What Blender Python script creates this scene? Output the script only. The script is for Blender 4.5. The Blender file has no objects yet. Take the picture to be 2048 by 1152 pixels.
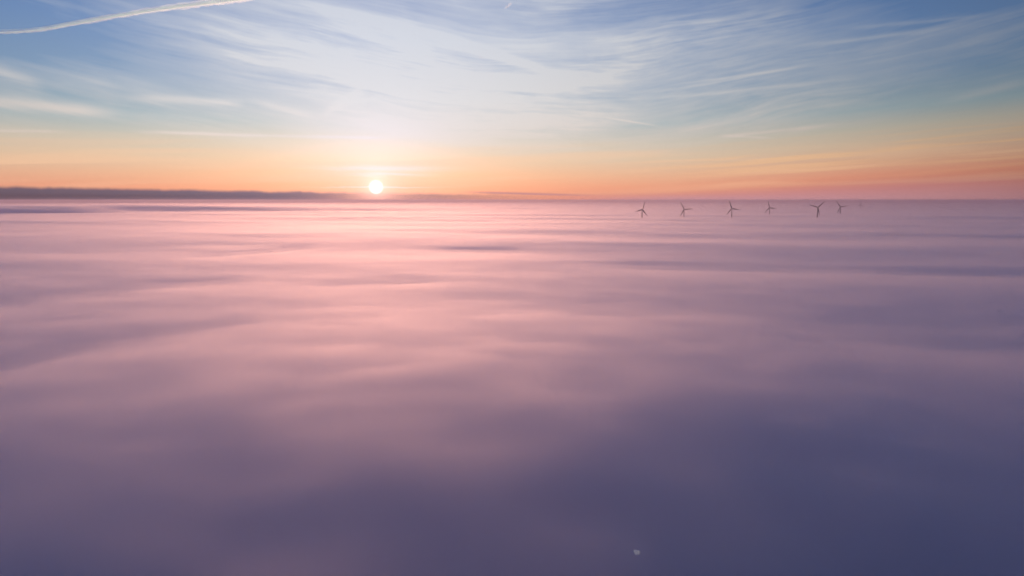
import bpy, bmesh, math, random
from mathutils import Vector, noise
from math import radians as R, sin, cos, tan, pi, sqrt, atan2, exp

scene = bpy.context.scene
COL = scene.collection

# ------------------------------------------------------------------ camera
CAM_H = 150.0
F_PX = 1365.0                       # focal length of the drone lens in pixels of a 2048 px wide frame
PITCH = math.atan((576 - 400) / F_PX)
cd = bpy.data.cameras.new("camera")
cam = bpy.data.objects.new("camera", cd)
COL.objects.link(cam)
cd.sensor_width = 36.0
cd.lens = 36.0 * F_PX / 2048.0
cd.clip_start = 0.5
cd.clip_end = 250000.0
cam.location = (0, 0, CAM_H)
cam.rotation_euler = (pi / 2 - PITCH, 0, 0)
scene.camera = cam


def ray(px, py):
    """direction from the camera's place to a spot of the photograph"""
    x = (px - 1024) / F_PX
    z = -(py - 576) / F_PX
    v = Vector((x, cos(PITCH) + z * sin(PITCH), -sin(PITCH) + z * cos(PITCH)))
    return v.normalized()


def azel(px, py):
    v = ray(px, py)
    return atan2(v.x, v.y), math.asin(v.z)


def on_level(px, py, z):
    v = ray(px, py)
    t = (z - CAM_H) / v.z
    return v.x * t, v.y * t


# ------------------------------------------------------------------ sun, sky, exposure
SUN_AZ, SUN_EL = azel(752, 374)
SUN_DIR = Vector((sin(SUN_AZ) * cos(SUN_EL), cos(SUN_AZ) * cos(SUN_EL), sin(SUN_EL)))
sd = bpy.data.lights.new("sun", 'SUN')
sd.energy = 1.55
sd.angle = R(0.6)
sd.color = (1.0, 0.44, 0.275)
sun = bpy.data.objects.new("sun", sd)
COL.objects.link(sun)
LAMP_EL = SUN_EL + R(3.0)           # light raised above the disc so that the fog is lit more strongly
LAMP_DIR = Vector((sin(SUN_AZ) * cos(LAMP_EL), cos(SUN_AZ) * cos(LAMP_EL), sin(LAMP_EL)))
sun.rotation_euler = (-LAMP_DIR).to_track_quat('-Z', 'Y').to_euler()

scene.view_settings.view_transform = 'Standard'
scene.view_settings.look = 'None'
scene.view_settings.exposure = 0.0
scene.view_settings.gamma = 1.0
scene.view_settings.use_curve_mapping = False

cy = scene.cycles
cy.max_bounces = 12
cy.diffuse_bounces = 2
cy.glossy_bounces = 2
cy.transmission_bounces = 2
cy.transparent_max_bounces = 12
cy.volume_bounces = 10
cy.use_denoising = True
cy.use_adaptive_sampling = True
cy.adaptive_threshold = 0.03
cy.adaptive_min_samples = 24


class N:
    """a small calculator over shader nodes"""
    def __init__(self, nt):
        self.nt = nt

    def put(self, sock, v):
        if isinstance(v, (int, float)):
            sock.default_value = v
        elif isinstance(v, (tuple, list)):
            k = len(sock.default_value)
            sock.default_value = (tuple(v) + (1.0,))[:k]
        else:
            self.nt.links.new(v, sock)

    def m(self, op, a, b=0.0, c=0.0, clamp=False):
        n = self.nt.nodes.new('ShaderNodeMath')
        n.operation = op
        n.use_clamp = clamp
        self.put(n.inputs[0], a)
        self.put(n.inputs[1], b)
        self.put(n.inputs[2], c)
        return n.outputs[0]

    def add(self, a, b): return self.m('ADD', a, b)
    def sub(self, a, b): return self.m('SUBTRACT', a, b)
    def mul(self, a, b): return self.m('MULTIPLY', a, b)
    def div(self, a, b): return self.m('DIVIDE', a, b)
    def pw(self, a, b): return self.m('POWER', a, b)
    def clamp(self, a): return self.m('ADD', a, 0.0, clamp=True)

    def smooth(self, x, lo, hi, a=0.0, b=1.0):
        n = self.nt.nodes.new('ShaderNodeMapRange')
        n.interpolation_type = 'SMOOTHSTEP'
        for i, v in enumerate((x, lo, hi, a, b)):
            self.put(n.inputs[i], v)
        return n.outputs[0]

    def gauss(self, x, mu, s):
        """exp(-((x-mu)/s)^2)"""
        t = self.div(self.sub(x, mu), s)
        return self.m('EXPONENT', self.mul(self.mul(t, t), -1.0))

    def vec(self, x, y, z=0.0):
        n = self.nt.nodes.new('ShaderNodeCombineXYZ')
        for i, v in enumerate((x, y, z)):
            self.put(n.inputs[i], v)
        return n.outputs[0]

    def noise(self, v, scale=1.0, detail=4.0, rough=0.5, dist=0.0):
        n = self.nt.nodes.new('ShaderNodeTexNoise')
        n.inputs['Scale'].default_value = scale
        n.inputs['Detail'].default_value = detail
        n.inputs['Roughness'].default_value = rough
        n.inputs['Distortion'].default_value = dist
        self.nt.links.new(v, n.inputs['Vector'])
        return n.outputs[0]

    def mix(self, f, a, b, mode='MIX'):
        n = self.nt.nodes.new('ShaderNodeMix')
        n.data_type = 'RGBA'
        n.blend_type = mode
        self.put(n.inputs[0], f)
        self.put(n.inputs[6], a)
        self.put(n.inputs[7], b)
        return n.outputs[2]

    def scale(self, col, f):
        n = self.nt.nodes.new('ShaderNodeVectorMath')
        n.operation = 'SCALE'
        self.put(n.inputs[0], col)
        self.put(n.inputs['Scale'], f)
        return n.outputs[0]

    def ramp(self, f, stops):
        n = self.nt.nodes.new('ShaderNodeValToRGB')
        cr = n.color_ramp
        cr.interpolation = 'LINEAR'
        while len(cr.elements) < len(stops):
            cr.elements.new(0.5)
        for e, (p, c) in zip(cr.elements, stops):
            e.position = p
            e.color = (*c, 1.0)
        self.put(n.inputs[0], f)
        return n.outputs[0]


def srgb(r, g, b):
    def f(c):
        c /= 255.0
        return c / 12.92 if c <= 0.04045 else ((c + 0.055) / 1.055) ** 2.4
    return (f(r), f(g), f(b))


world = bpy.data.worlds.new("World")
scene.world = world
world.use_nodes = True
wt = world.node_tree
wt.nodes.clear()
n = N(wt)
tc = wt.nodes.new('ShaderNodeTexCoord')
sep = wt.nodes.new('ShaderNodeSeparateXYZ')
wt.links.new(tc.outputs['Generated'], sep.inputs[0])
X, Y, Z = sep.outputs
DEG = 180.0 / pi
EL = n.mul(n.m('ARCSINE', Z), DEG)
AZ = n.mul(n.m('ARCTAN2', X, Y), DEG)                       # 0 straight ahead, positive to the right
dot = wt.nodes.new('ShaderNodeVectorMath')
dot.operation = 'DOT_PRODUCT'
wt.links.new(tc.outputs['Generated'], dot.inputs[0])
dot.inputs[1].default_value = SUN_DIR
SA = n.mul(n.m('ARCCOSINE', n.m('MINIMUM', dot.outputs['Value'], 0.9999999)), DEG)   # degrees away from the sun
SUN_AZD, SUN_ELD = SUN_AZ * DEG, SUN_EL * DEG

# air: physical sky plus the colours of the sunrise by height above the horizon
sky = wt.nodes.new('ShaderNodeTexSky')
sky.sky_type = 'NISHITA'
sky.sun_disc = False
sky.sun_elevation = LAMP_EL
sky.sun_rotation = SUN_AZ
sky.air_density = 1.0
sky.dust_density = 1.0
nish = n.scale(sky.outputs[0], 0.10)

P = lambda e: max(0.0, (e + 3.0) / 93.0) ** 0.5               # height in degrees -> ramp position
tilt = n.mul(n.mul(n.m('MAXIMUM', n.sub(AZ, 13.0), 0.0), 0.055), n.smooth(EL, 11.0, 4.0))
elp = n.pw(n.clamp(n.div(n.add(n.sub(EL, tilt), 3.0), 93.0)), 0.5)
grad = n.ramp(elp, [
    (0.0, srgb(190, 130, 130)), (P(0.0), srgb(212, 128, 120)), (P(1.0), srgb(229, 153, 130)),
    (P(2.0), srgb(228, 176, 148)), (P(3.3), srgb(220, 194, 170)), (P(4.5), srgb(203, 197, 184)),
    (P(6.0), srgb(166, 188, 198)), (P(9.0), srgb(132, 164, 200)), (P(12.5), srgb(112, 148, 199)),
    (P(17.5), srgb(84, 121, 182)), (P(28.0), srgb(100, 122, 188)), (P(60.0), srgb(104, 124, 198)),
    (1.0, srgb(96, 116, 186))])
air = n.mix(0.92, nish, grad)
# the sky is darker away from the sun
flat = n.sub(1.0, n.mul(Z, Z))
side = n.mul(n.mul(n.m('ARCCOSINE', n.m('COSINE', n.div(n.sub(AZ, SUN_AZD), DEG))), DEG), flat)
away = n.add(0.16, n.mul(0.84, n.m('EXPONENT', n.mul(-1.0, n.pw(n.div(side, 50.0), 2.0)))))
lowair = n.add(0.16, n.mul(0.84, n.m('EXPONENT', n.mul(-1.0, n.pw(n.div(side, 53.0), 5.0)))))
away = n.add(n.mul(away, n.smooth(EL, 1.0, 8.0)), n.mul(lowair, n.smooth(EL, 8.0, 1.0)))
air = n.scale(air, away)

# high thin cloud: fibres bowed around a point above the centre of the view
u = n.sub(AZ, 6.0)
bow = n.mul(0.165, n.m('SQRT', n.add(n.mul(u, u), 90.0)))
W = n.add(n.sub(EL, bow), 0.0)
wobble = n.noise(n.vec(n.mul(AZ, 0.07), n.mul(EL, 0.13), 3.0), 1.0, 2.0)
Ww = n.add(W, n.mul(n.sub(wobble, 0.5), 1.8))
fib1 = n.noise(n.vec(n.mul(AZ, 0.045), n.mul(Ww, 0.62), 1.0), 1.0, 4.0, 0.5, 0.1)
fib2 = n.noise(n.vec(n.mul(AZ, 0.17), n.mul(Ww, 2.6), 7.0), 1.0, 4.0, 0.55, 0.2)
fluff = n.noise(n.vec(n.mul(AZ, 0.30), n.mul(EL, 0.75), 5.0), 1.0, 5.0, 0.6, 0.3)
fib3 = n.noise(n.vec(n.mul(AZ, 0.45), n.mul(Ww, 6.5), 17.0), 1.0, 3.0, 0.55, 0.15)
fib = n.add(n.add(n.mul(fib1, 0.50), n.mul(fib2, 0.28)), n.add(n.mul(fluff, 0.16), n.mul(fib3, 0.08)))
patch = n.smooth(n.noise(n.vec(n.mul(AZ, 0.055), n.mul(Ww, 0.22), 33.0), 1.0, 3.0, 0.5, 0.4), 0.36, 0.66)
ripple = n.noise(n.vec(n.mul(AZ, 0.55), n.mul(Ww, 3.4), 27.0), 1.0, 3.0, 0.5, 0.15)
fib = n.add(fib, n.mul(n.sub(ripple, 0.5), n.mul(n.mul(n.gauss(AZ, 14.0, 16.0), n.gauss(EL, 9.0, 5.0)), 0.24)))


def blob(az, el, sa, se, amp):
    return n.mul(n.mul(n.gauss(AZ, az, sa), n.gauss(EL, el, se)), amp)


veil = blob(-9, 11.5, 17, 6.0, 0.98)
for a in ((8, 11.0, 20, 5.5, 0.62), (26, 9, 14, 4.0, 0.30), (-22, 14, 9, 3.0, 0.30), (-16, 20, 14, 7, 0.4), (-36, 11.3, 8, 2.6, -0.45), (34, 13, 9, 5, -0.30), (-3, 6.0, 14, 2.6, 0.75),
          (20, 30, 40, 9, 0.2), (-36, 8.5, 9, 1.3, 0.30)):
    veil = n.add(veil, blob(*a))
cover = n.clamp(n.add(n.mul(veil, 0.66), n.mul(n.sub(fib, n.sub(0.53, n.mul(patch, 0.10))), n.mul(n.add(1.5, n.mul(veil, 1.5)), n.add(0.55, n.mul(patch, 0.75))))))
lowfade = n.smooth(EL, 1.5, 6.5)
cover = n.mul(cover, lowfade)


def streak(x0, y0, x1, y1, w, amp, end=0.12):
    """a single thin wisp between two directions"""
    a0, e0 = [v * DEG for v in azel(x0, y0)]
    a1, e1 = [v * DEG for v in azel(x1, y1)]
    s = (e1 - e0) / (a1 - a0)
    line = n.sub(n.sub(EL, e0), n.mul(n.sub(AZ, a0), s))
    rag = n.add(line, n.mul(n.sub(fib2, 0.5), w * 1.6))
    t = n.div(n.sub(AZ, a0), a1 - a0)
    g = n.mul(n.gauss(rag, 0.0, w), n.mul(n.smooth(t, 0.0, end), n.smooth(t, 1.0, 1.0 - end)))
    return n.mul(g, n.mul(amp, n.add(0.45, n.mul(fib1, 1.1))))


wisps = streak(-200, 186, 275, 228, 0.42, 0.75, 0.3)
for a in ((250, 262, 800, 276, 0.12, 0.85, 0.15), (-80, 259, 150, 264, 0.10, 0.5, 0.3), (230, 192, 520, 207, 0.30, 0.45, 0.3),
          (1400, 278, 1700, 246, 0.13, 0.45, 0.3), (1430, 270, 1560, 277, 0.08, 0.45, 0.3),
          (1190, 232, 1330, 254, 0.07, 0.45, 0.3), (-60, 120, 100, 180, 0.45, 0.35, 0.3),
          (820, 56, 1200, 170, 0.34, 0.62, 0.4), (560, -10, 960, 92, 0.38, 0.5, 0.4), (680, 55, 900, 130, 0.34, 0.4, 0.4),
          (480, 196, 650, 240, 0.30, 0.40, 0.4), (630, 240, 740, 170, 0.35, 0.30, 0.4),
          (1250, 195, 1700, 112, 0.13, 0.26, 0.4), (1200, 205, 1760, 150, 0.13, 0.26, 0.4), (1300, 175, 1640, 128, 0.10, 0.24, 0.4),
          (1520, 100, 1960, 46, 0.16, 0.28, 0.4), (1640, 60, 2050, 22, 0.14, 0.22, 0.4), (1850, 215, 2100, 150, 0.30, 0.28, 0.4), (1350, 55, 1640, 10, 0.30, 0.30, 0.3)):
    wisps = n.add(wisps, streak(*a))
cover = n.clamp(n.add(cover, wisps))
cloud_c = n.ramp(n.div(EL, 20.0), [(0.0, srgb(250, 205, 180)), (0.2, srgb(238, 220, 206)), (0.4, srgb(228, 224, 222)),
                                   (0.62, srgb(220, 222, 228)), (1.0, srgb(205, 212, 228))])
cloud_l = n.add(0.14, n.mul(0.86, n.m('EXPONENT', n.mul(-1.0, n.pw(n.div(SA, 48.0), 2.0)))))
skyc = n.mix(n.mul(cover, 0.93), air, n.scale(cloud_c, cloud_l))

# low cream wisps near the horizon and orange bands
low = n.noise(n.vec(n.mul(AZ, 0.05), n.mul(n.sub(EL, n.mul(AZ, 0.035)), 1.1), 11.0), 1.0, 4.0, 0.5, 0.3)
lowm = n.mul(n.mul(n.smooth(low, 0.45, 0.7), n.gauss(EL, 2.6, 1.7)), 0.5)
skyc = n.mix(lowm, skyc, n.scale(srgb(252, 205, 165) + (1.0,), away))
peach = n.noise(n.vec(n.mul(AZ, 0.07), n.mul(n.sub(EL, n.mul(AZ, 0.065)), 2.6), 51.0), 1.0, 4.0, 0.55, 0.15)
peachm = n.mul(n.mul(n.smooth(peach, 0.46, 0.66), n.gauss(n.sub(EL, n.mul(n.m('MAXIMUM', n.sub(AZ, 12.0), 0.0), 0.05)), 2.6, 1.3)), n.smooth(AZ, 5.0, 20.0))
skyc = n.mix(n.mul(peachm, 0.55), skyc, n.scale((*srgb(246, 196, 150), 1), away))
# wide warm glow round the sun, small aureole, the disc itself
glow = n.m('EXPONENT', n.mul(-1.0, n.div(SA, 4.2)))
glow2 = n.m('EXPONENT', n.mul(-1.0, n.pw(n.div(SA, 15.0), 1.6)))
lift = n.gauss(EL, 4.2, 2.4)
skyc = n.mix(1.0, skyc, n.scale((0.08, 0.10, 0.15, 1), n.mul(glow2, 0.5)), 'ADD')
skyc = n.mix(1.0, skyc, n.scale((0.22, 0.22, 0.36, 1), n.mul(n.mul(n.gauss(AZ, SUN_AZD, 6.0), lift), 0.30)), 'ADD')
skyc = n.mix(1.0, skyc, n.scale((0.16, 0.15, 0.30, 1), n.mul(glow, 0.6)), 'ADD')
# a pink lit bar of cloud above the sun
bar = n.mul(n.gauss(n.add(EL, n.mul(n.sub(fib2, 0.5), 0.5)), 2.55, 0.20), n.gauss(AZ, SUN_AZD + 0.4, 3.8))
bar = n.m('MAXIMUM', bar, n.mul(n.mul(n.gauss(n.add(EL, n.mul(n.sub(fib2, 0.5), 0.6)), 2.1, 0.16), n.gauss(AZ, SUN_AZD + 1.0, 2.6)), 0.8))
bar = n.m('MAXIMUM', bar, n.mul(n.mul(n.gauss(n.add(EL, n.mul(n.sub(ripple, 0.5), 0.3)), 1.02, 0.05), n.gauss(AZ, SUN_AZD, 3.4)), 0.9))
skyc = n.mix(n.mul(bar, 0.95), skyc, (*srgb(255, 240, 236), 1))
# the long low cloud bank on the horizon, left of and under the sun
edge = n.sub(0.93, n.mul(n.m('MAXIMUM', n.add(AZ, 38.0), 0.0), 0.0125))
edge = n.add(edge, n.mul(n.sub(n.noise(n.vec(n.mul(AZ, 0.5), 0.0, 2.0), 1.0, 5.0, 0.65), 0.5), 0.42))
bank = n.mul(n.smooth(n.sub(EL, edge), 0.13, -0.20), n.smooth(AZ, 7.0, -14.0))
bank = n.mul(bank, n.sub(1.0, n.mul(n.m('EXPONENT', n.mul(-1.0, n.pw(n.div(SA, 3.0), 1.3))), 0.85)))
bank_c = n.scale((*srgb(116, 106, 126), 1), n.add(n.add(0.62, n.mul(n.gauss(EL, 0.25, 0.2), -0.2)), n.mul(0.7, glow2)))
skyc = n.mix(n.mul(bank, 0.95), skyc, bank_c)
# thin mauve murk along the rest of the horizon
murk = n.mul(n.smooth(EL, n.add(0.75, n.mul(n.smooth(AZ, 10.0, 38.0), 1.4)), -0.1), n.smooth(AZ, 2.0, 14.0))
skyc = n.mix(n.mul(murk, 0.85), skyc, n.scale((*srgb(205, 152, 160), 1), away))
bar2 = n.mul(n.gauss(n.add(EL, n.mul(AZ, 0.028)), 0.55, 0.10), n.mul(n.smooth(AZ, -5.0, -1.0), n.smooth(AZ, 9.0, 2.0)))
skyc = n.mix(n.mul(bar2, 0.6), skyc, (*srgb(170, 125, 145), 1))
# disc (as wide as an exposure like this shows it)
halo = n.m('EXPONENT', n.mul(-1.0, n.div(SA, 0.75)))
skyc = n.mix(1.0, skyc, n.scale((0.5, 0.42, 0.40, 1), halo), 'ADD')
disc = n.smooth(SA, 0.66, 0.40)
skyc = n.mix(disc, skyc, (1.25, 1.22, 1.2, 1))
bg = wt.nodes.new('ShaderNodeBackground')
wt.links.new(skyc, bg.inputs[0])
bg.inputs[1].default_value = 1.0
wo = wt.nodes.new('ShaderNodeOutputWorld')
wt.links.new(bg.outputs[0], wo.inputs[0])
world.cycles.sampling_method = 'MANUAL'
world.cycles.sample_map_resolution = 1024


# ------------------------------------------------------------------ helpers
def mat_volume(name, color, density, aniso, absorb=None):
    m = bpy.data.materials.new(name)
    m.use_nodes = True
    nt = m.node_tree
    nt.nodes.clear()
    v = nt.nodes.new('ShaderNodeVolumePrincipled')
    v.inputs['Color'].default_value = (*color, 1)
    v.inputs['Density'].default_value = density
    v.inputs['Anisotropy'].default_value = aniso
    if absorb:
        v.inputs['Absorption Color'].default_value = (*absorb, 1)
    o = nt.nodes.new('ShaderNodeOutputMaterial')
    nt.links.new(v.outputs[0], o.inputs['Volume'])
    return m


def mat_paint(name, color, rough=0.55, var=0.08, scale=0.4, metal=0.0):
    m = bpy.data.materials.new(name)
    m.use_nodes = True
    nt = m.node_tree
    b = nt.nodes['Principled BSDF']
    k = N(nt)
    t = nt.nodes.new('ShaderNodeTexCoord')
    g = k.noise(t.outputs['Object'], scale, 4.0, 0.6)
    f = k.add(1.0 - var, k.mul(g, 2 * var))
    nt.links.new(k.scale((*color, 1), f), b.inputs['Base Color'])
    b.inputs['Roughness'].default_value = rough
    b.inputs['Metallic'].default_value = metal
    return m


def link_bm(name, bm, mat, parent=None, smooth=True):
    me = bpy.data.meshes.new(name)
    bm.normal_update()
    bm.to_mesh(me)
    bm.free()
    if smooth:
        for p in me.polygons:
            p.use_smooth = True
    me.materials.append(mat)
    o = bpy.data.objects.new(name, me)
    COL.objects.link(o)
    if parent:
        o.parent = parent
    return o


def rings_bm(rings, close_start=True, close_end=True):
    """lofts a list of closed rings (lists of points) into one skin"""
    bm = bmesh.new()
    rv = [[bm.verts.new(p) for p in r] for r in rings]
    for a, b in zip(rv, rv[1:]):
        k = len(a)
        for i in range(k):
            bm.faces.new((a[i], a[(i + 1) % k], b[(i + 1) % k], b[i]))
    if close_start:
        bm.faces.new(rv[0][::-1])
    if close_end:
        bm.faces.new(rv[-1])
    bmesh.ops.recalc_face_normals(bm, faces=bm.faces)
    return bm


def circle(r, z, k=16, cx=0.0, cy_=0.0):
    return [(cx + r * cos(2 * pi * i / k), cy_ + r * sin(2 * pi * i / k), z) for i in range(k)]


# ------------------------------------------------------------------ ground under the fog
HORIZON = 30000.0
gm = bpy.data.materials.new("field_soil_and_grass")
gm.use_nodes = True
gk = N(gm.node_tree)
gt = gm.node_tree.nodes.new('ShaderNodeTexCoord')
gn = gk.noise(gt.outputs['Object'], 0.008, 5.0, 0.6)
gm.node_tree.links.new(gk.ramp(gn, [(0.35, (0.030, 0.040, 0.022)), (0.5, (0.055, 0.050, 0.032)), (0.65, (0.040, 0.060, 0.025))]),
                       gm.node_tree.nodes['Principled BSDF'].inputs['Base Color'])
gm.node_tree.nodes['Principled BSDF'].inputs['Roughness'].default_value = 0.95
bm = bmesh.new()
seg = 96
rr = [0, 100, 300, 1000, 3000, 10000, HORIZON]
prev = [bm.verts.new((0, 0, 0))]
for r in rr[1:]:
    cur = [bm.verts.new((r * cos(2 * pi * i / seg), r * sin(2 * pi * i / seg), 0)) for i in range(seg)]
    for i in range(seg):
        j = (i + 1) % seg
        if len(prev) == 1:
            bm.faces.new((prev[0], cur[i], cur[j]))
        else:
            bm.faces.new((prev[i], cur[i], cur[j], prev[j]))
    prev = cur
ground = link_bm("ground", bm, gm)
ground['kind'] = 'structure'

# ------------------------------------------------------------------ the sea of fog
FOG_Z = 48.0


def seg_dist(x, y, a, b):
    dx, dy = b[0] - a[0], b[1] - a[1]
    L = dx * dx + dy * dy
    t = max(0.0, min(1.0, ((x - a[0]) * dx + (y - a[1]) * dy) / L))
    return math.hypot(x - a[0] - t * dx, y - a[1] - t * dy)


TROUGHS = []     # (end, end, half width, depth)


def trough(x0, y0, x1, y1, w, d):
    TROUGHS.append((on_level(x0, y0, FOG_Z), on_level(x1, y1, FOG_Z), w, d))


trough(-300, 815, 150, 705, 34, 2.4)
trough(150, 705, 480, 655, 38, 1.4)
trough(430, 508, 590, 494, 40, 3.0)
trough(0, 600, 430, 560, 50, 1.6)
trough(925, 496, 1010, 497, 40, 3.5)
trough(680, 566, 840, 562, 26, 1.6)
trough(1300, 530, 2150, 548, 70, 3.0)
trough(1820, 470, 2150, 474, 120, 4.0)
trough(1560, 640, 2150, 640, 30, 1.0)
trough(1620, 690, 2150, 700, 26, 1.6)
trough(1550, 1030, 1750, 1040, 10, 1.2)


def fog_height(x, y, swell=1.5):
    d = math.hypot(x, y)
    # long low swells lying across the view and finer ripples, all smooth
    ca, sa = cos(R(-12)), sin(R(-12))
    u = x * ca + y * sa
    v = -x * sa + y * ca
    h = 0.0
    h += 3.2 * noise.noise(Vector((u / 900, v / 300, 0.3)))
    h += 1.3 * noise.noise(Vector((u / 330, v / 110, 7.3)))
    h += 0.7 * noise.noise(Vector((u / 120, v / 55, 3.1)))
    h *= 0.5 + 0.5 * min(1.0, d / 900)      # calmer close by
    if d < 1500:          # soft billows, only to be made out close by
        near = 1 - max(0.0, d - 500) / 1000
        h += near * (1.2 * noise.noise(Vector((u / 75, v / 48, 21.0))) + 0.5 * noise.noise(Vector((u / 32, v / 26, 31.0))))
        h += 2.6 * exp(-(d / 420) ** 2) * noise.noise(Vector((x / 42, y / 34, 41.0))) * (1 if x > -60 else max(0.2, 1 + (x + 60) / 120))
    if d > 900:
        h += min(1.0, (d - 900) / 1500) * 5.0 * noise.noise(Vector((u / 1500, v / 420, 5.5)))
    if d > 4000:
        h += min(1.0, (d - 4000) / 4000) * 5 * noise.noise(Vector((u / 4500, v / 1500, 9.5)))
    if d > 1300:
        h += min(1.0, (d - 1300) / 1500) * 1.2 * noise.noise(Vector((u / 520, v / 150, 15.5)))
    low = 0.0
    for a, b, w, dep in TROUGHS:
        s = seg_dist(x, y, a, b)
        if s < 3 * w:
            low = max(low, dep * exp(-(s / w) ** 2))
    h = (h - low) * swell
    if d > 6500:          # far fog raised on the left, shaped so its front gives a dark band
        az = math.degrees(atan2(x, y))
        if -75 < az < -3:
            front = 6100 + 900 * noise.noise(Vector((az / 9, 0.5, 0.5)))
            k = max(0.0, min(1.0, (d - front) / 1300))
            k = k * k * (3 - 2 * k) * max(0.0, 1 - max(0.0, d - front - 1050) / 16000)
            h += 56 * k * min(1.0, ((-3 - az) / 26)) ** 0.7
    # fog top shaped higher near the camera, sloping sunward to catch more light
    az = math.degrees(atan2(x, y))
    h += 24.0 / (1 + exp((d - 400) / 130)) * exp(-((az + 8) / 45) ** 2)
    # the layer thins out near the camera's right hand, where the land is close beneath
    h -= 14.0 * exp(-((x - 280) / 230) ** 2 - ((y - 30) / 200) ** 2)
    h -= 9.0 * exp(-(d / 210) ** 2)  # dip below the camera, shaped so the nearest fog gets less sun
    return h


RIDGE = [on_level(690, 436, FOG_Z), on_level(880, 434, FOG_Z)]


def ridge(x, y):
    s = seg_dist(x, y, RIDGE[0], RIDGE[1])
    if s > 600:
        return 0.0
    cr = noise.noise(Vector((x / 60, y / 40, 1.0))) + 0.6 * noise.noise(Vector((x / 25, y / 20, 4.0)))
    return exp(-(s / 150) ** 2) * (3.0 + 5.0 * cr)


def fog_layer(name, z_top, z_bot, extra, mat, swell=1.5, rmax=29000.0, seedv=0.0):
    radii = []
    r = 14.0
    while r < rmax:
        radii.append(r)
        r *= 1.0 + (0.03 if r < 9000 else 0.05)
    radii.append(rmax)
    az = []
    a = -46.0
    while a <= 46.001:
        az.append(R(a))
        a += 0.4
    a = 52.0
    while a < 312.0:
        az.append(R(a))
        a += 5.0
    K = len(az)
    bm = bmesh.new()

    def top(x, y):
        h = fog_height(x, y, swell) + ridge(x, y)
        return z_top + h + extra * noise.noise(Vector((x / 240 + seedv, y / 90, 2.2 + seedv)))
    c = bm.verts.new((0, 0, top(0, 0)))
    cb = bm.verts.new((0, 0, z_bot))
    prev = None
    for r in radii:
        cur = []
        for t in az:
            x, y = r * sin(t), r * cos(t)
            cur.append(bm.verts.new((x, y, top(x, y))))
        for i in range(K):
            j = (i + 1) % K
            if prev is None:
                bm.faces.new((c, cur[j], cur[i]))
            else:
                bm.faces.new((prev[i], prev[j], cur[j], cur[i]))
        prev = cur
    low = [bm.verts.new((v.co.x, v.co.y, z_bot)) for v in prev]
    for i in range(K):
        j = (i + 1) % K
        bm.faces.new((prev[i], prev[j], low[j], low[i]))
        bm.faces.new((cb, low[i], low[j]))
    bmesh.ops.recalc_face_normals(bm, faces=bm.faces)
    o = link_bm(name, bm, mat)
    return o


fog_col = (0.985, 0.968, 0.982)
fog = fog_layer("fog", FOG_Z, 0.5, 0.0, mat_volume("dense_fog", fog_col, 0.038, 0.72))
fog['kind'] = 'stuff'
fog['label'] = "sea of pink and violet fog covering the whole land to the horizon"
mist = fog_layer("mist", FOG_Z + 6.0, 0.8, 2.5, mat_volume("thin_mist", fog_col, 0.0060, 0.70), 1.2, 29100.0, 4.0)
mist['kind'] = 'stuff'
mist['label'] = "thin veil of mist lying on top of the fog"

# ------------------------------------------------------------------ haze in the air
bm = bmesh.new()
bmesh.ops.create_cube(bm, size=1.0)
for v in bm.verts:
    v.co = Vector((v.co.x * 61000, v.co.y * 61000, -1.0 if v.co.z < 0 else 156.0))
haze = link_bm("haze", bm, mat_volume("haze_air", (0.64, 0.595, 0.66), 0.000085, 0.50), smooth=False)
haze['kind'] = 'stuff'

# ------------------------------------------------------------------ wind turbines
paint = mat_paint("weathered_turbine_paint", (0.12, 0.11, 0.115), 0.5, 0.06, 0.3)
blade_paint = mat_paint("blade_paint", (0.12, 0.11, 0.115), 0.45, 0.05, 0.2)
BLADE = 50.0


def blade_bm():
    """one blade pointing up +Z from the hub, flat side towards Y"""
    rings = []
    for z, ch, th, tw in ((1.0, 2.2, 2.2, 0), (4.0, 2.6, 2.0, 6), (9.0, 4.4, 1.3, 14), (16.0, 3.9, 0.9, 10),
                          (27.0, 3.0, 0.6, 6), (38.0, 2.2, 0.4, 3), (46.0, 1.4, 0.25, 1), (BLADE, 0.5, 0.1, 0)):
        ring = []
        k = 12
        for i in range(k):
            a = 2 * pi * i / k
            x = ch * 0.80 * cos(a) + (ch - 2.2) * 0.12
            y = th * 0.5 * sin(a) * (1.0 if cos(a) > 0 else 0.65)
            t = R(tw)
            ring.append((x * cos(t) - y * sin(t), x * sin(t) + y * cos(t), z))
        rings.append(ring)
    return rings_bm(rings)


def nacelle_bm():
    bm = bmesh.new()
    bmesh.ops.create_cube(bm, size=1.0)
    for v in bm.verts:
        back = v.co.y > 0
        w = 3.2 if back else 3.9
        hgt = 3.2 if back else 3.9
        v.co = Vector((v.co.x * w, (8.0 if back else -2.6), v.co.z * hgt + (0.2 if back else 0.0)))
    bmesh.ops.bevel(bm, geom=list(bm.edges), offset=0.55, segments=2, affect='EDGES')
    return bm


def spinner_bm():
    rings = []
    for y, r in ((0.0, 1.9), (-1.6, 2.0), (-3.0, 1.6), (-3.9, 0.9), (-4.3, 0.2)):
        rings.append([(r * cos(2 * pi * i / 16), y, r * sin(2 * pi * i / 16)) for i in range(16)])
    return rings_bm(rings)


def tower_mesh(h):
    return rings_bm([circle(3.1, 0, 20), circle(2.9, h * 0.25, 20), circle(2.5, h * 0.6, 20), circle(1.9, h - 1.9, 20)])


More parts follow.
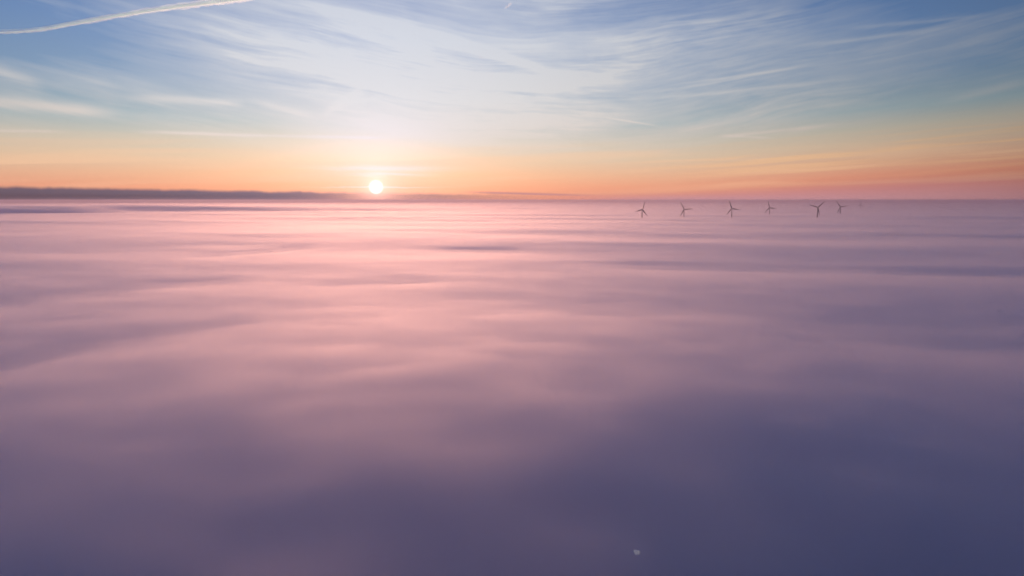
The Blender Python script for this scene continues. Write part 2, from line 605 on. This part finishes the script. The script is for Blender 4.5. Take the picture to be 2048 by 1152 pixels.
def make_turbine():
    root = bpy.data.objects.new("wind_turbine", None)
    COL.objects.link(root)
    link_bm("tower", tower_mesh(93.0), paint, root)
    nac = link_bm("nacelle", nacelle_bm(), paint, root)
    nac.location = (0, 0, 93.0)
    hub = link_bm("hub", spinner_bm(), paint, root)
    hub.location = (0, -2.7, 93.0)
    bmesh_blade = link_bm("blade", blade_bm(), blade_paint, root)
    for k in range(3):
        b = bmesh_blade if k == 0 else bmesh_blade.copy()
        if k:
            COL.objects.link(b)
            b.parent = root
        b.location = (0, -4.3, 93.0)
    return root


def place_turbine(root, px, py, blade_px, yaw, angs, label, length=1.0):
    v = ray(px, py)
    depth = BLADE * F_PX / blade_px                     # metres along the lens axis
    axis = Vector((0, cos(PITCH), -sin(PITCH)))
    t = depth / v.dot(axis)
    hz = CAM_H + v.z * t
    root.location = (v.x * t, v.y * t, 0.0)
    face = atan2(v.x, v.y)
    root.rotation_euler = (0, 0, -face + R(yaw))
    ang = [a for a in angs]
    for c in root.children:
        kind = c.name.split('.')[0]
        if kind == 'tower':
            c.scale = (1, 1, hz / 93.0)
        else:
            c.location.z = hz
        if kind == 'blade':
            a = ang.pop(0)
            c.rotation_euler = (0, R(90 - a), 0)        # angle counted from the right, anticlockwise
    root['label'] = label
    root['category'] = "wind turbine"
    root['group'] = "wind turbines standing out of the fog"


TURBINES = [
    (1284.3, 419.3, 17.6, 32, (72, 192, 312), "leftmost dark turbine, one blade raised steeply to the upper right, standing apart"),
    (1368.2, 418.7, 16.6, 12, (120, 4, 240), "dark turbine second from left, one blade level to the right, one upper left"),
    (1464.0, 416.9, 16.8, -24, (110, -8, 231), "dark turbine third from left, its top blade leaning slightly left, tall visible tower"),
    (1539.4, 415.2, 14.2, -15, (106, -10, 228), "slightly smaller dark turbine between two faint far ones, fourth from left"),
    (1635.6, 414.5, 17.2, 10, (44, 164, 283), "dark turbine shaped like a Y with its lower blade over the tower"),
    (1681.2, 413.6, 14.2, -12, (126, 9, 246), "dark turbine right of the Y-shaped one, lower blade just left of its tower"),
    (1721.0, 409.3, 8.8, 30, (90, 211, 330), "small faint turbine right of the dark row, one blade pointing straight up"),
    (1518.0, 417.0, 6.6, -10, (131, 20, 250), "very faint far turbine just left of the fourth dark turbine, low in the mist"),
    (1557.2, 415.4, 6.4, 40, (66, 186, 306), "very faint far turbine just right of the fourth dark turbine"),
    (1833.8, 413.0, 5.6, 30, (62, 182, 302), "tiniest faint turbine alone at the far right, almost lost in mist"),
]
proto = make_turbine()
tmpl = list(proto.children)
copies = [proto]
for _ in TURBINES[1:]:
    r = proto.copy()
    COL.objects.link(r)
    for c in tmpl:
        k = c.copy()
        COL.objects.link(k)
        k.parent = r
    copies.append(r)
bpy.context.view_layer.update()
for r, t in zip(copies, TURBINES):
    place_turbine(r, *t)

# ------------------------------------------------------------------ pale patch: an added glowing panel and its stand inside the fog
lx, ly = on_level(1274, 1105, 48.0)
PATCH_Z = FOG_Z + fog_height(lx, ly) - 20.0
lx, ly = on_level(1274, 1105, PATCH_Z)
patch_root = bpy.data.objects.new("pale_patch", None)
COL.objects.link(patch_root)
patch_root.location = (lx, ly, 0)
patch_root.rotation_euler = (0, 0, -atan2(lx, ly))
patch_root['label'] = "small pale patch near the bottom edge, an added glowing panel down in the fog"
patch_root['category'] = "pale_patch"
steel = mat_paint("galvanised_steel", (0.30, 0.30, 0.32), 0.6, 0.15, 1.0)
link_bm("added_pole", rings_bm([circle(0.22, 0, 16), circle(0.16, PATCH_Z * 0.5, 16), circle(0.09, PATCH_Z - 0.3, 16)]), steel, patch_root)
TILT = R(38)                                           # the panel leans back, facing up the slope of view


def panel_bm(w_top, w_bot, hgt, depth):
    bm = bmesh.new()
    pts = [(-w_top / 2 - 0.25, hgt / 2), (w_top / 2, hgt / 2), (w_bot / 2 + 0.1, -hgt / 2), (-w_bot / 2 + 0.1, -hgt / 2)]
    a = [bm.verts.new((x, 0, z)) for x, z in pts]
    b = [bm.verts.new((x, depth, z)) for x, z in pts]
    bm.faces.new(a)
    bm.faces.new(b[::-1])
    for k in range(4):
        bm.faces.new((a[k], b[k], b[(k + 1) % 4], a[(k + 1) % 4]))
    bmesh.ops.recalc_face_normals(bm, faces=bm.faces)
    bmesh.ops.bevel(bm, geom=list(bm.edges), offset=0.05, segments=3, affect='EDGES')
    return bm


panel_back = link_bm("panel_back", panel_bm(2.3, 1.5, 1.6, 0.35), steel, patch_root)
panel_back.location = (0, 0.05, PATCH_Z)
panel_back.rotation_euler = (-TILT, 0, 0)
glow_mat = bpy.data.materials.new("glowing_panel")
glow_mat.use_nodes = True
gp = glow_mat.node_tree.nodes['Principled BSDF']
gp.inputs['Base Color'].default_value = (0.8, 0.8, 0.78, 1)
gp.inputs['Emission Color'].default_value = (1.0, 0.95, 0.80, 1)
gp.inputs['Emission Strength'].default_value = 0.62  # added glow: no known light source here, only a pale patch
pane = link_bm("glow_pane", panel_bm(2.1, 1.35, 1.4, 0.10), glow_mat, patch_root)
pane.location = (0, -0.02, PATCH_Z)
pane.rotation_euler = (-TILT, 0, 0)

# ------------------------------------------------------------------ vapour trails high in the sky


def trail(name, strands, alt, density, label, seed, lump=0.25):
    """strands: (pixels along the strand, (start radius, end radius), steps); all strands are one cloud"""
    bm_all = trail_bm(strands, alt, seed, lump, 1.0)
    o = link_bm(name, bm_all, mat_volume(name + "_ice", (0.74, 1.0, 1.0), density, 0.8))
    veil_o = link_bm("outer_veil", trail_bm(strands, alt, seed + 2, lump * 1.3, 1.7),
                     mat_volume(name + "_thin_ice", (0.74, 1.0, 1.0), density * 0.22, 0.8), o)
    o['label'] = label
    o['category'] = "vapour trail"
    o['group'] = "vapour trails in the sky"
    return o


def trail_bm(strands, alt, seed, lump, fat):
    bm_all = bmesh.new()
    for si, (pts_px, radii, steps) in enumerate(strands):
        pts = []
        for (px, py) in pts_px:
            v = ray(px, py)
            t = (alt - CAM_H) / v.z
            pts.append(Vector((v.x * t, v.y * t, alt)))
        sd_ = seed + 5 * si
        rings = []
        for s in range(steps + 1):
            f = s / steps * (len(pts) - 1)
            i = min(int(f), len(pts) - 2)
            p0, p1 = pts[max(i - 1, 0)], pts[i]
            p2, p3 = pts[i + 1], pts[min(i + 2, len(pts) - 1)]
            g = f - i
            p = 0.5 * ((2 * p1) + (p2 - p0) * g + (2 * p0 - 5 * p1 + 4 * p2 - p3) * g * g + (3 * p1 - p0 - 3 * p2 + p3) * g ** 3)
            d = (p2 - p1).normalized()
            side = d.cross(Vector((0, 0, 1))).normalized()
            up = side.cross(d)
            ff = s / steps
            r0 = radii[0] + (radii[1] - radii[0]) * ff
            r0 *= fat * min(1.0, 0.05 + ff * 8, 0.05 + (1 - ff) * 8)
            ring = []
            for q in range(14):
                a = 2 * pi * q / 14
                nz = noise.noise(Vector((cos(a) * 0.9 + sd_, sin(a) * 0.9, s * 0.14))) + 0.7 * noise.noise(Vector((cos(a) * 2, sin(a) * 2 + sd_, s * 0.42)))
                r = r0 * (1 + lump * 2 * nz)
                ring.append(p + side * (cos(a) * r * 1.2) + up * (sin(a) * r * 0.8))
            rings.append(ring)
        one = rings_bm(rings)
        me = bpy.data.meshes.new("strand")
        one.to_mesh(me)
        one.free()
        bm_all.from_mesh(me)
        bpy.data.meshes.remove(me)
    return bm_all


trail("vapour_trail", [([(-60, 67), (60, 62), (160, 45), (300, 21), (430, 4), (560, -14)], (52, 118), 260),
                       ([(-60, 61), (60, 57.5), (160, 40.5), (260, 24)], (30, 22), 120)], 9000.0, 0.007,
      "long bright white vapour trail crossing the upper left corner of the sky", 3, 0.17)
trail("vapour_trail", [([(1009, 17), (1016, 12), (1022, 7)], (34, 52), 40)], 9000.0, 0.0016,
      "tiny short slanting vapour trail near the top middle of the sky", 8, 0.06)
